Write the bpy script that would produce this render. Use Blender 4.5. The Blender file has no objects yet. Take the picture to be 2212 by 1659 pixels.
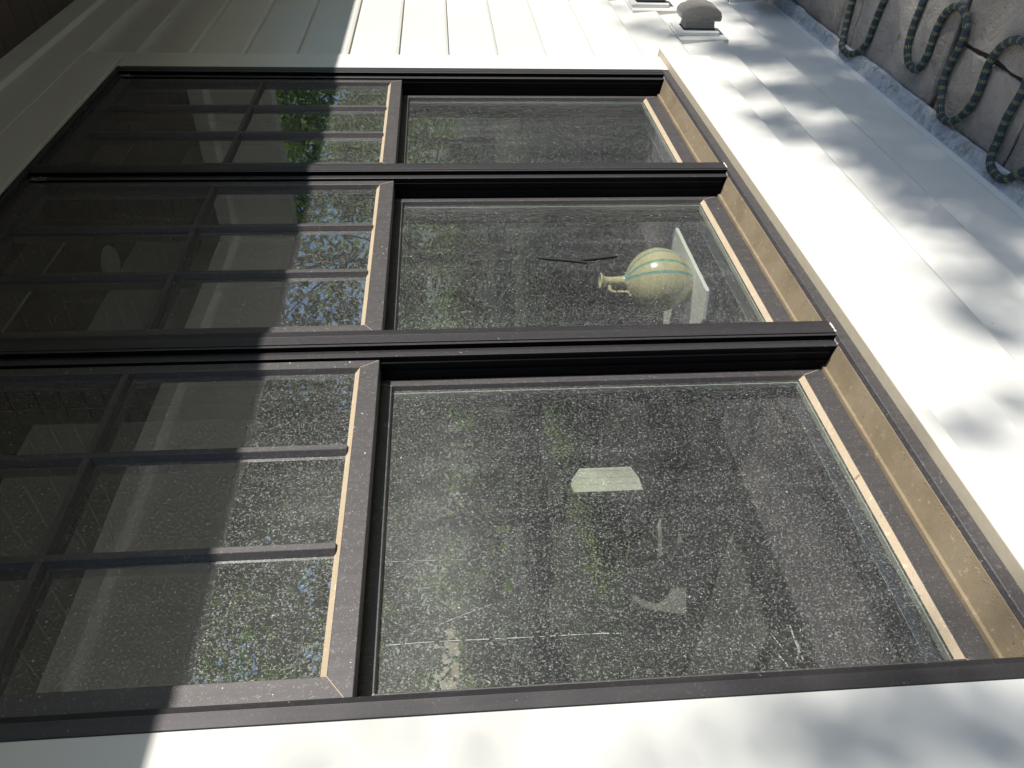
import bpy, bmesh, math, random
from mathutils import Vector, Matrix, noise

R = math.radians
scene = bpy.context.scene
col = scene.collection

# ------------------------------------------------------------------ camera, world, sun, exposure
CAM = Vector((0.0, -0.91, 1.503))
cam_d = bpy.data.cameras.new('camera')
cam = bpy.data.objects.new('camera', cam_d)
col.objects.link(cam)
right = Vector((-0.07993654, -0.03291363, -0.99625641))
down = Vector((-0.65152826, 0.75813552, 0.02722986))
fwd = Vector((0.75440114, 0.65126587, -0.08204689))
M = Matrix((right, -down, -fwd)).transposed().to_4x4()
M.translation = CAM
cam.matrix_world = M
cam_d.sensor_width = 36.0
cam_d.lens = 1661.0 / 2212.0 * 36.0
cam_d.clip_start = 0.02
cam_d.clip_end = 800
scene.camera = cam

TAN = 0.356
SUN_EL = math.atan(TAN)
world = bpy.data.worlds.new('World')
scene.world = world
world.use_nodes = True
wn = world.node_tree
bg = wn.nodes['Background']
sky = wn.nodes.new('ShaderNodeTexSky')
sky.sky_type = 'NISHITA'
sky.sun_disc = False
sky.sun_elevation = SUN_EL
sky.sun_rotation = math.pi
tint = wn.nodes.new('ShaderNodeMix')      # camera white balance is set for the warm sun, so the sky reads bluer
tint.data_type = 'RGBA'; tint.blend_type = 'MULTIPLY'; tint.inputs['Factor'].default_value = 1
tint.inputs[7].default_value = (.70, .95, 1.42, 1)
wn.links.new(sky.outputs[0], tint.inputs[6])
wn.links.new(tint.outputs[2], bg.inputs[0])
bg.inputs[1].default_value = 0.088

sun_d = bpy.data.lights.new('sun', 'SUN')
sun_d.energy = 4.6
sun_d.angle = R(0.53)
sun_d.color = (1.0, 0.955, 0.88)
sun = bpy.data.objects.new('sun', sun_d)
col.objects.link(sun)
SDX = 0.035
tosun = Vector((SDX, -1.0, TAN)).normalized()
sun.rotation_euler = tosun.to_track_quat('Z', 'Y').to_euler()
sun.location = (0, -20, 12)

scene.view_settings.view_transform = 'Standard'
scene.view_settings.look = 'None'
scene.view_settings.gamma = 1
scene.view_settings.exposure = 0.17

# ------------------------------------------------------------------ material helpers
def mat(name):
    m = bpy.data.materials.new(name)
    m.use_nodes = True
    nt = m.node_tree
    return m, nt, nt.nodes['Principled BSDF']

def N(nt, typ, **kw):
    n = nt.nodes.new(typ)
    for k, v in kw.items():
        setattr(n, k, v)
    return n

def noise_n(nt, scale, detail=4, rough=.55, vec=None, dist=0):
    n = N(nt, 'ShaderNodeTexNoise')
    n.inputs['Scale'].default_value = scale
    n.inputs['Detail'].default_value = detail
    n.inputs['Roughness'].default_value = rough
    n.inputs['Distortion'].default_value = dist
    if vec is not None:
        nt.links.new(vec, n.inputs['Vector'])
    return n.outputs['Fac']

def ramp(nt, fac, stops):
    r = N(nt, 'ShaderNodeValToRGB')
    el = r.color_ramp.elements
    while len(el) < len(stops):
        el.new(0.5)
    for e, (p, c) in zip(el, stops):
        e.position = p
        e.color = c if len(c) == 4 else (*c, 1)
    nt.links.new(fac, r.inputs[0])
    return r.outputs[0]

def g(v):
    return (v, v, v, 1)

def math_n(nt, op, a, b=None):
    n = N(nt, 'ShaderNodeMath', operation=op)
    for i, x in enumerate((a, b)):
        if x is None:
            continue
        if isinstance(x, (int, float)):
            n.inputs[i].default_value = x
        else:
            nt.links.new(x, n.inputs[i])
    return n.outputs[0]

def mixc(nt, fac, a, b, mode='MIX'):
    n = N(nt, 'ShaderNodeMix', data_type='RGBA', blend_type=mode)
    for sock, x in ((n.inputs['Factor'], fac), (n.inputs[6], a), (n.inputs[7], b)):
        if isinstance(x, (int, float)):
            sock.default_value = x
        elif isinstance(x, tuple):
            sock.default_value = x if len(x) == 4 else (*x, 1)
        else:
            nt.links.new(x, sock)
    return n.outputs[2]

def objvec(nt, scale=(1, 1, 1)):
    t = N(nt, 'ShaderNodeNewGeometry')
    mp = N(nt, 'ShaderNodeMapping')
    mp.inputs['Scale'].default_value = scale
    nt.links.new(t.outputs['Position'], mp.inputs['Vector'])
    return mp.outputs[0]

def bump(nt, h, strength, dist, bsdf):
    b = N(nt, 'ShaderNodeBump')
    b.inputs['Strength'].default_value = strength
    b.inputs['Distance'].default_value = dist
    nt.links.new(h, b.inputs['Height'])
    nt.links.new(b.outputs[0], bsdf.inputs['Normal'])

# white painted boards
def m_white(name, base=(.74, .73, .69), rough=.42, specks=.74, boards=False):
    m, nt, b = mat(name)
    v = objvec(nt)
    c = mixc(nt, ramp(nt, noise_n(nt, 2.5, 5, vec=v), [(.35, g(0)), (.75, g(1))]), base, tuple(x * .93 for x in base))
    sp = ramp(nt, noise_n(nt, 75, 2, vec=v), [(specks, g(0)), (specks + .03, g(1))])
    c = mixc(nt, math_n(nt, 'MULTIPLY', sp, .55), c, (.33, .28, .15))
    dr = ramp(nt, noise_n(nt, 14, 6, .7, vec=objvec(nt, (1, 1, .25))), [(.55, g(0)), (.85, g(.35))])
    c = mixc(nt, dr, c, tuple(x * .8 for x in base))
    if boards:
        sz = N(nt, 'ShaderNodeSeparateXYZ')
        nt.links.new(v, sz.inputs[0])
        k = math_n(nt, 'FLOOR', math_n(nt, 'MULTIPLY', math_n(nt, 'SUBTRACT', sz.outputs[2], .027), 1 / .1805))
        wnz = N(nt, 'ShaderNodeTexWhiteNoise', noise_dimensions='1D')
        nt.links.new(k, wnz.inputs['W'])
        c = mixc(nt, math_n(nt, 'MULTIPLY', wnz.outputs[0], .12), c, tuple(x * .55 for x in base))
    nt.links.new(c, b.inputs['Base Color'])
    b.inputs['Roughness'].default_value = rough
    bump(nt, noise_n(nt, 160, 3, vec=objvec(nt, (.25, 1, 1))), .12, .0006, b)
    return m
WHITE = m_white('white_paint', boards=True)
WHITE_CLEAN = m_white('white_paint_trim', (.78, .77, .73), .36, .77)
# weathered top of the old sill nose (dust laid on the paint where the face looks up)
def m_nose():
    m, nt, b = mat('dusty_white_paint')
    v = objvec(nt)
    geo = N(nt, 'ShaderNodeNewGeometry')
    sep = N(nt, 'ShaderNodeSeparateXYZ')
    nt.links.new(geo.outputs['Normal'], sep.inputs[0])
    up = ramp(nt, sep.outputs['Z'], [(.5, g(0)), (.8, g(1))])
    n = ramp(nt, noise_n(nt, 60, 6, .7, vec=v), [(.2, g(.75)), (.8, g(1))])
    c = mixc(nt, math_n(nt, 'MULTIPLY', up, n), (.80, .785, .72), (.50, .43, .30))
    nt.links.new(c, b.inputs['Base Color'])
    b.inputs['Roughness'].default_value = .55
    return m
NOSE = m_nose()

# dark bronze aluminium
def m_bronze(name, dust=.5, specks=1.0, rough=.42, base=(.084, .080, .086), metal=.88, spec=.5):
    m, nt, b = mat(name)
    v = objvec(nt)
    lines = noise_n(nt, 40, 4, .6, vec=objvec(nt, (2, 2, .10)))
    fz = noise_n(nt, 210, 3, .7, vec=v, dist=1.6)
    sp = noise_n(nt, 150, 2, .5, vec=v)
    d1 = math_n(nt, 'MULTIPLY', ramp(nt, lines, [(.35, g(.15)), (.8, g(1))]), dust * .11)
    d2 = math_n(nt, 'MULTIPLY', ramp(nt, fz, [(.58, g(0)), (.66, g(1))]), .36 * specks * dust)
    d3 = math_n(nt, 'MULTIPLY', ramp(nt, sp, [(.745, g(0)), (.765, g(1))]), .8 * specks)
    c = mixc(nt, d1, base, (.38, .36, .35))
    c = mixc(nt, d2, c, (.55, .50, .46))
    c = mixc(nt, d3, c, (.80, .76, .70))
    nt.links.new(c, b.inputs['Base Color'])
    cover = math_n(nt, 'MAXIMUM', math_n(nt, 'MAXIMUM', d1, d2), d3)
    mt = math_n(nt, 'MULTIPLY', math_n(nt, 'SUBTRACT', 1.0, cover), metal)
    nt.links.new(mt, b.inputs['Metallic'])
    r = math_n(nt, 'MULTIPLY_ADD', fz, .22)
    r.node.inputs[2].default_value = rough - .1
    nt.links.new(r, b.inputs['Roughness'])
    b.inputs['Specular IOR Level'].default_value = spec
    bump(nt, fz, .12, .0004, b)
    return m
BRONZE = m_bronze('dark_bronze_frame', .6, .5, .56)
BRONZE_DUSTY = m_bronze('dark_bronze_sash', 1.0, 1.0, .60, (.125, .118, .122))
BRONZE_TRACK = m_bronze('black_jamb_track', .02, .0, .4, (.004, .004, .005), .0, .06)

def m_dust(name, c1, c2, c3, rough=.9):
    m, nt, b = mat(name)
    v = objvec(nt)
    a = ramp(nt, noise_n(nt, 9, 6, .65, vec=v), [(.3, (*c1, 1)), (.55, (*c2, 1)), (.8, (*c3, 1))])
    fine = noise_n(nt, 420, 4, .75, vec=v)
    c = mixc(nt, ramp(nt, fine, [(.3, g(0)), (.7, g(.5))]), a, tuple(x * .62 for x in c2))
    cr = noise_n(nt, 70, 5, .7, vec=v)
    c = mixc(nt, ramp(nt, cr, [(.60, g(0)), (.66, g(.8))]), c, tuple(min(1, x * 1.4) for x in c2))
    c = mixc(nt, ramp(nt, cr, [(.30, g(.8)), (.35, g(0))]), c, (.13, .10, .07))
    nt.links.new(c, b.inputs['Base Color'])
    b.inputs['Roughness'].default_value = rough
    h = math_n(nt, 'ADD', fine, cr)
    bump(nt, h, .5, .0015, b)
    return m
DUST = m_dust('tan_dust_on_sill', (.235, .18, .11), (.335, .265, .17), (.31, .265, .205))
DUST_LIGHT = m_dust('pale_tan_dust', (.56, .44, .30), (.60, .485, .34), (.54, .45, .34))
CAULK = m_white('white_caulk', (.85, .82, .74), .6)

# glass with dried water spots on its outer face
def m_glass(name, spots=True, tint=(.95, .96, .95)):
    m = bpy.data.materials.new(name)
    m.use_nodes = True
    nt = m.node_tree
    nt.nodes.clear()
    out = N(nt, 'ShaderNodeOutputMaterial')
    geo = N(nt, 'ShaderNodeNewGeometry')
    tr = N(nt, 'ShaderNodeBsdfTransparent')
    tr.inputs[0].default_value = (*tint, 1)
    gl = N(nt, 'ShaderNodeBsdfGlossy')
    gl.inputs['Roughness'].default_value = 0.006
    gl.inputs['Color'].default_value = (1, 1, 1, 1)
    fr = N(nt, 'ShaderNodeFresnel')
    fr.inputs['IOR'].default_value = 2.95
    front = math_n(nt, 'SUBTRACT', 1.0, geo.outputs['Backfacing'])
    f = math_n(nt, 'MULTIPLY', fr.outputs[0], front)
    mx = N(nt, 'ShaderNodeMixShader')
    nt.links.new(f, mx.inputs[0]); nt.links.new(tr.outputs[0], mx.inputs[1]); nt.links.new(gl.outputs[0], mx.inputs[2])
    last = mx.outputs[0]
    if spots:
        v = objvec(nt, (1, 1, 1))
        # slow wave in the pane
        bp = N(nt, 'ShaderNodeBump')
        bp.inputs['Strength'].default_value = .06
        bp.inputs['Distance'].default_value = .01
        nt.links.new(noise_n(nt, 2.2, 1, vec=v), bp.inputs['Height'])
        nt.links.new(bp.outputs[0], gl.inputs['Normal'])
        sep = N(nt, 'ShaderNodeSeparateXYZ')
        nt.links.new(geo.outputs['Normal'], sep.inputs[0])
        outer = math_n(nt, 'LESS_THAN', sep.outputs['Y'], -0.5)
        n1 = noise_n(nt, 430, 2.5, .6, vec=objvec(nt, (1, 1, .8)), dist=1.0)
        n2 = noise_n(nt, 260, 2, .6, vec=v, dist=.6)
        patch = noise_n(nt, 5.5, 5, .62, vec=objvec(nt, (3.2, 1, .5)))
        crumbs = ramp(nt, n1, [(.54, g(0)), (.63, g(1))])
        big = ramp(nt, n2, [(.69, g(0)), (.72, g(1))])
        film = ramp(nt, patch, [(.32, g(.012)), (.55, g(.026)), (.78, g(.055))])
        amt = ramp(nt, patch, [(.25, g(.20)), (.7, g(.27))])
        # bluish sky reflection painted as a pale haze in the nearest unit's film
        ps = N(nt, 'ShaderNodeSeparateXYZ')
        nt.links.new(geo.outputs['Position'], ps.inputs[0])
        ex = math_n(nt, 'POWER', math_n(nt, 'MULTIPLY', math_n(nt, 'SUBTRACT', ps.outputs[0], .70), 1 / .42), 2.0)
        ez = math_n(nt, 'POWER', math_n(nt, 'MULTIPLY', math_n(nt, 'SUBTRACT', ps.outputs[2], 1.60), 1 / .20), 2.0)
        sky_haze = math_n(nt, 'EXPONENT', math_n(nt, 'MULTIPLY', math_n(nt, 'ADD', ex, ez), -1.0))
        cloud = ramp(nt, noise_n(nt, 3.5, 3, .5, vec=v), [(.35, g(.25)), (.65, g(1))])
        film = math_n(nt, 'ADD', film, math_n(nt, 'MULTIPLY', math_n(nt, 'MULTIPLY', sky_haze, cloud), .10))
        cov = math_n(nt, 'MULTIPLY', crumbs, amt)
        cov = math_n(nt, 'ADD', cov, math_n(nt, 'MULTIPLY', big, .42))
        cov = math_n(nt, 'ADD', cov, film)
        cov = math_n(nt, 'MULTIPLY', cov, outer)
        cov = math_n(nt, 'MULTIPLY', cov, front)
        cov = math_n(nt, 'MINIMUM', cov, .9)
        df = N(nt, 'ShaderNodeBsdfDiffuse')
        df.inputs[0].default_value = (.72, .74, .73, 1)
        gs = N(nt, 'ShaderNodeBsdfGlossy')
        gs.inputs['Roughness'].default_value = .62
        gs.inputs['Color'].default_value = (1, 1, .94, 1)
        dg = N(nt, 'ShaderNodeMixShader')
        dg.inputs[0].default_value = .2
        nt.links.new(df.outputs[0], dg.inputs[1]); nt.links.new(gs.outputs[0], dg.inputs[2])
        m2 = N(nt, 'ShaderNodeMixShader')
        nt.links.new(cov, m2.inputs[0]); nt.links.new(last, m2.inputs[1]); nt.links.new(dg.outputs[0], m2.inputs[2])
        last = m2.outputs[0]
    nt.links.new(last, out.inputs[0])
    return m
GLASS = m_glass('spotted_window_glass')
GLASS_BRIGHT = GLASS

def m_plain(name, c, rough=.6, var=.12, scale=20, bump_s=0, spec=.5, metal=0):
    m, nt, b = mat(name)
    v = objvec(nt)
    cc = mixc(nt, noise_n(nt, scale, 5, vec=v), tuple(x * (1 - var) for x in c), tuple(min(1, x * (1 + var)) for x in c))
    nt.links.new(cc, b.inputs['Base Color'])
    b.inputs['Roughness'].default_value = rough
    b.inputs['Specular IOR Level'].default_value = spec
    b.inputs['Metallic'].default_value = metal
    if bump_s:
        bump(nt, noise_n(nt, scale * 3, 6, vec=v), bump_s, .003, b)
    return m
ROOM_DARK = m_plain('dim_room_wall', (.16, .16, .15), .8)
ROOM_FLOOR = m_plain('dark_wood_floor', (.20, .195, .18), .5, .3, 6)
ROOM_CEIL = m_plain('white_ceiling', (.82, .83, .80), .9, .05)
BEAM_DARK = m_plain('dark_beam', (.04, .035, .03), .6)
STOOL = m_plain('pale_window_stool', (.66, .76, .72), .5, .05)
TABLE_W = m_plain('white_table_top', (.74, .76, .68), .55, .05)
SPACER = m_plain('pale_spacer', (.40, .44, .34), .5, .08)
DARKSTICK = m_plain('dark_twig', (.02, .02, .022), .7)

# soffit boards
def m_soffit():
    m, nt, b = mat('dark_stained_soffit')
    v = objvec(nt, (1, .12, 1))
    c = mixc(nt, noise_n(nt, 30, 6, .6, vec=v), (.055, .042, .034), (.105, .082, .068))
    nt.links.new(c, b.inputs['Base Color'])
    b.inputs['Roughness'].default_value = .6
    return m
SOFFIT = m_soffit()

# flagstone
def m_stone():
    m, nt, b = mat('flagstone')
    v = objvec(nt)
    a = ramp(nt, noise_n(nt, 3.2, 7, .65, vec=v, dist=.8), [(.3, (.22, .195, .165, 1)), (.5, (.33, .30, .26, 1)), (.7, (.42, .39, .345, 1))])
    obj = N(nt, 'ShaderNodeAttribute', attribute_name='tone')
    c = mixc(nt, .55, a, obj.outputs['Color'], 'OVERLAY')
    st = ramp(nt, noise_n(nt, 13, 6, .7, vec=v, dist=1.5), [(.62, g(0)), (.70, g(.35))])
    c = mixc(nt, st, c, (.55, .53, .50))
    dk = ramp(nt, noise_n(nt, 22, 7, .75, vec=v, dist=2), [(.30, g(.7)), (.40, g(0))])
    c = mixc(nt, dk, c, (.10, .085, .07))
    nt.links.new(c, b.inputs['Base Color'])
    b.inputs['Roughness'].default_value = .75
    h = math_n(nt, 'ADD', noise_n(nt, 9, 8, .62, vec=v, dist=1), math_n(nt, 'MULTIPLY', noise_n(nt, 120, 4, vec=v), .25))
    bump(nt, h, 1.0, .02, b)
    return m
STONE = m_stone()
MORTAR = m_plain('dark_joint_soil', (.055, .045, .035), .95, .4, 60, .5)

def m_galv():
    m, nt, b = mat('galvanised_flashing')
    v = objvec(nt)
    vo = N(nt, 'ShaderNodeTexVoronoi')
    vo.inputs['Scale'].default_value = 55
    nt.links.new(v, vo.inputs['Vector'])
    bw = N(nt, 'ShaderNodeSeparateColor')
    nt.links.new(vo.outputs['Color'], bw.inputs[0])
    base = mixc(nt, bw.outputs[0], (.48, .50, .50), (.60, .62, .61))
    dirt = ramp(nt, noise_n(nt, 26, 7, .72, vec=v, dist=1.2), [(.50, g(0)), (.66, g(.8))])
    c = mixc(nt, dirt, base, (.20, .17, .125))
    nt.links.new(c, b.inputs['Base Color'])
    b.inputs['Roughness'].default_value = .6
    b.inputs['Metallic'].default_value = .15
    bump(nt, noise_n(nt, 12, 4, vec=v), .4, .006, b)
    return m
GALV = m_galv()

# fabric hose, pattern from the tube's own uv (u around, v metres along)
def m_hose():
    m, nt, b = mat('navy_woven_hose')
    uv = N(nt, 'ShaderNodeUVMap', uv_map='uv')
    sep = N(nt, 'ShaderNodeSeparateXYZ')
    nt.links.new(uv.outputs[0], sep.inputs[0])
    def fract(x, mul, add=0.0):
        a = math_n(nt, 'MULTIPLY', x, mul)
        a = math_n(nt, 'ADD', a, add)
        return math_n(nt, 'FRACT', a)
    band = math_n(nt, 'LESS_THAN', fract(sep.outputs[1], 1 / .030), .34)
    dash = math_n(nt, 'LESS_THAN', fract(sep.outputs[0], 14), .36)
    nz = math_n(nt, 'GREATER_THAN', noise_n(nt, 160, 3, vec=objvec(nt)), .40)
    y = math_n(nt, 'MULTIPLY', math_n(nt, 'MULTIPLY', band, dash), nz)
    navy = mixc(nt, noise_n(nt, 140, 4, vec=objvec(nt)), (.018, .028, .036), (.060, .085, .098))
    c = mixc(nt, math_n(nt, 'MULTIPLY', y, .9), navy, (.44, .43, .13))
    nt.links.new(c, b.inputs['Base Color'])
    b.inputs['Roughness'].default_value = .75
    w1 = N(nt, 'ShaderNodeTexWave', wave_type='BANDS', bands_direction='Y')
    w1.inputs['Scale'].default_value = 45
    w1.inputs['Distortion'].default_value = 2.0
    nt.links.new(uv.outputs[0], w1.inputs[0])
    bump(nt, math_n(nt, 'ADD', w1.outputs['Fac'], noise_n(nt, 300, 3, vec=objvec(nt))), .6, .002, b)
    return m
HOSE = m_hose()

def m_leaf(name, c1, c2, trans=(.25, .45, .05)):
    m = bpy.data.materials.new(name)
    m.use_nodes = True
    nt = m.node_tree
    nt.nodes.clear()
    out = N(nt, 'ShaderNodeOutputMaterial')
    df = N(nt, 'ShaderNodeBsdfPrincipled')
    tl = N(nt, 'ShaderNodeBsdfTranslucent')
    c = mixc(nt, noise_n(nt, 1.7, 3, vec=objvec(nt)), c1, c2)
    nt.links.new(c, df.inputs['Base Color'])
    df.inputs['Roughness'].default_value = .5
    tl.inputs[0].default_value = (*trans, 1)
    mx = N(nt, 'ShaderNodeMixShader')
    mx.inputs[0].default_value = .42
    nt.links.new(df.outputs[0], mx.inputs[1]); nt.links.new(tl.outputs[0], mx.inputs[2])
    nt.links.new(mx.outputs[0], out.inputs[0])
    return m
LEAF = m_leaf('oak_leaf', (.035, .07, .02), (.07, .11, .03))
LEAF2 = m_leaf('bright_leaf', (.05, .10, .02), (.09, .14, .035), (.32, .50, .07))
BARK = m_plain('bark', (.04, .034, .028), .9, .3, 12, .6)
LAWN = m_plain('garden_grass', (.08, .10, .038), .95, .45, 8, .6)
def m_grey_plastic():
    m, nt, b = mat('smoky_clear_plastic')
    b.inputs['Base Color'].default_value = (.3, .28, .26, 1)
    b.inputs['Roughness'].default_value = .25
    b.inputs['Transmission Weight'].default_value = .25
    v = objvec(nt)
    c = mixc(nt, noise_n(nt, 60, 4, vec=v), (.26, .245, .225), (.36, .34, .31))
    nt.links.new(c, b.inputs['Base Color'])
    return m
PLASTIC = m_grey_plastic()
GREYBOX = m_plain('grey_plastic_box', (.20, .195, .18), .5, .1, 30)
SHADED_SIDE = m_plain('shaded_side_black', (.003, .003, .004), .8, spec=.05)  # shade of the frame's side faces is put into this near-black colour
GASKET = m_plain('black_gasket', (.01, .01, .01), .6)
BLACKPOT = m_plain('black_plastic', (.012, .013, .013), .3, .3, 40)

# glazed vase
def m_vase():
    m, nt, b = mat('yellow_green_glaze')
    tc = N(nt, 'ShaderNodeTexCoord')
    sep = N(nt, 'ShaderNodeSeparateXYZ')
    nt.links.new(tc.outputs['Object'], sep.inputs[0])
    ang = math_n(nt, 'ARCTAN2', sep.outputs[1], sep.outputs[0])
    rad = math_n(nt, 'SQRT', math_n(nt, 'ADD', math_n(nt, 'MULTIPLY', sep.outputs[0], sep.outputs[0]), math_n(nt, 'MULTIPLY', sep.outputs[1], sep.outputs[1])))
    s = None
    for cdeg in (-132.5, -110, -84, 48, 70, 95):
        d = math_n(nt, 'ABSOLUTE', math_n(nt, 'SUBTRACT', ang, R(cdeg)))
        t_ = math_n(nt, 'LESS_THAN', math_n(nt, 'MULTIPLY', d, rad), .0062)
        s = t_ if s is None else math_n(nt, 'MAXIMUM', s, t_)
    s = math_n(nt, 'MULTIPLY', s, math_n(nt, 'LESS_THAN', sep.outputs[2], .206))
    mp = N(nt, 'ShaderNodeMapping')
    mp.inputs['Scale'].default_value = (1, 1, 9)
    nt.links.new(tc.outputs['Object'], mp.inputs[0])
    rings = noise_n(nt, 14, 4, .6, vec=mp.outputs[0])
    base = mixc(nt, rings, (.46, .41, .20), (.72, .66, .38))
    c = mixc(nt, math_n(nt, 'MULTIPLY', s, .85), base, (.10, .36, .33))
    nt.links.new(c, b.inputs['Base Color'])
    b.inputs['Roughness'].default_value = .22
    bump(nt, rings, .25, .002, b)
    return m
VASE = m_vase()

# ------------------------------------------------------------------ geometry helpers
class MB:
    def __init__(s):
        s.v = []; s.f = []; s.m = []
    def add(s, vs, fs, mi=0):
        o = len(s.v)
        s.v += [tuple(x) for x in vs]
        for f in fs:
            s.f.append(tuple(i + o for i in f)); s.m.append(mi)
        return s
    def box(s, x0, x1, y0, y1, z0, z1, mi=0):
        vs = [(x, y, z) for x in (x0, x1) for y in (y0, y1) for z in (z0, z1)]
        return s.add(vs, [(0, 1, 3, 2), (4, 6, 7, 5), (0, 4, 5, 1), (2, 3, 7, 6), (0, 2, 6, 4), (1, 5, 7, 3)], mi)
    def prism(s, pts, axis, a, b, mi=0, side_m=None):
        """closed polygon pts extruded along axis ('x': pts=(y,z), 'z': pts=(x,y), 'y': pts=(x,z))"""
        def P(p, t):
            return {'x': (t, p[0], p[1]), 'z': (p[0], p[1], t), 'y': (p[0], t, p[1])}[axis]
        n = len(pts)
        o = len(s.v)
        s.v += [P(p, a) for p in pts] + [P(p, b) for p in pts]
        for i in range(n):
            j = (i + 1) % n
            s.f.append((o + i, o + j, o + n + j, o + n + i))
            s.m.append(side_m[i] if side_m else mi)
        s.f.append(tuple(o + i for i in range(n))[::-1]); s.m.append(mi)
        s.f.append(tuple(o + n + i for i in range(n))); s.m.append(mi)
        return s
    def loops(s, loops, mis):
        """rectangular frame: loops = list of (x0,x1,z0,z1,y); closed around from last to first"""
        o = len(s.v)
        for (x0, x1, z0, z1, y) in loops:
            s.v += [(x0, y, z0), (x1, y, z0), (x1, y, z1), (x0, y, z1)]
        n = len(loops)
        for k in range(n):
            a = o + 4 * k; b = o + 4 * ((k + 1) % n)
            for i in range(4):
                j = (i + 1) % 4
                mi = mis[k]
                s.f.append((a + i, a + j, b + j, b + i))
                s.m.append(mi[i] if isinstance(mi, tuple) else mi)
        return s
    def build(s, name, mats, parent=None, smooth=False, bev=0):
        me = bpy.data.meshes.new(name)
        me.from_pydata(s.v, [], s.f)
        if not isinstance(mats, (list, tuple)):
            mats = [mats]
        for m in mats:
            me.materials.append(m)
        me.polygons.foreach_set('material_index', s.m)
        me.update()
        bm = bmesh.new(); bm.from_mesh(me)
        bmesh.ops.recalc_face_normals(bm, faces=bm.faces)
        bm.to_mesh(me); bm.free()
        if smooth:
            me.polygons.foreach_set('use_smooth', [True] * len(me.polygons))
        o = bpy.data.objects.new(name, me)
        col.objects.link(o)
        if parent is not None:
            o.parent = parent
            o.matrix_parent_inverse = Matrix.Translation(-parent.location)
        if bev:
            b = o.modifiers.new('bevel', 'BEVEL')
            b.width = bev; b.segments = 2; b.limit_method = 'ANGLE'; b.angle_limit = R(35)
        return o

def thing(name, label, cat, loc=(0, 0, 0), group=None):
    o = bpy.data.objects.new(name, None)
    col.objects.link(o)
    o.location = loc
    o['label'] = label; o['category'] = cat
    if group:
        o['group'] = group
    return o

def tag(o, label, cat, group=None, kind=None):
    if label: o['label'] = label
    if cat: o['category'] = cat
    if group: o['group'] = group
    if kind: o['kind'] = kind
    return o

def lathe(mb, prof, n=40, cx=0, cy=0, cz=0, mi=0):
    o = len(mb.v)
    for (r, z) in prof:
        for i in range(n):
            a = 2 * math.pi * i / n
            mb.v.append((cx + r * math.cos(a), cy + r * math.sin(a), cz + z))
    for k in range(len(prof) - 1):
        for i in range(n):
            j = (i + 1) % n
            mb.f.append((o + k * n + i, o + k * n + j, o + (k + 1) * n + j, o + (k + 1) * n + i)); mb.m.append(mi)
    return mb

def tube(pts, rad, n=12, closed_ends=True):
    """returns verts, faces, uv per loop for a tube along pts (Vectors)"""
    vs = []; fs = []; uvs = []
    L = 0; up = Vector((0, 0, 1)); prev = None; lens = []
    for k, p in enumerate(pts):
        d = (pts[min(k + 1, len(pts) - 1)] - pts[max(k - 1, 0)]).normalized()
        if k: L += (p - pts[k - 1]).length
        lens.append(L)
        s = d.cross(up)
        if s.length < 1e-3: s = Vector((1, 0, 0))
        s.normalize(); u = s.cross(d)
        r = rad(k, L) if callable(rad) else rad
        for i in range(n):
            a = 2 * math.pi * i / n
            vs.append(p + s * math.cos(a) * r + u * math.sin(a) * r)
    for k in range(len(pts) - 1):
        for i in range(n):
            j = (i + 1) % n
            fs.append((k * n + i, k * n + j, (k + 1) * n + j, (k + 1) * n + i))
            u0, u1 = i / n, (i + 1) / n
            uvs += [(u0, lens[k]), (u1, lens[k]), (u1, lens[k + 1]), (u0, lens[k + 1])]
    return vs, fs, uvs

def catmull(P, per=8):
    out = []
    for i in range(len(P) - 1):
        p0 = P[max(i - 1, 0)]; p1 = P[i]; p2 = P[i + 1]; p3 = P[min(i + 2, len(P) - 1)]
        for k in range(per):
            t = k / per
            out.append(.5 * ((2 * p1) + (p2 - p0) * t + (2 * p0 - 5 * p1 + 4 * p2 - p3) * t * t + (3 * p1 - p0 - 3 * p2 + p3) * t ** 3))
    out.append(P[-1])
    return out

# ------------------------------------------------------------------ ground and patio
GZ = -0.035
ground = MB().add([(-300, -400, -.09), (400, -400, -.09), (400, .03, -.09), (-300, .03, -.09)], [(0, 1, 2, 3)]).build('ground', LAWN)
tag(ground, None, None, kind='structure')

gp_ = MB().add([(-9, -5.2, -.075), (9, -5.0, -.075), (9, -1.94, -.075), (-9, -1.94, -.075)], [(0, 1, 2, 3)]).build('garden_bed', m_plain('dark_mulch', (.045, .038, .026), .95, .45, 40, .7))
tag(gp_, None, None, kind='structure')

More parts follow.
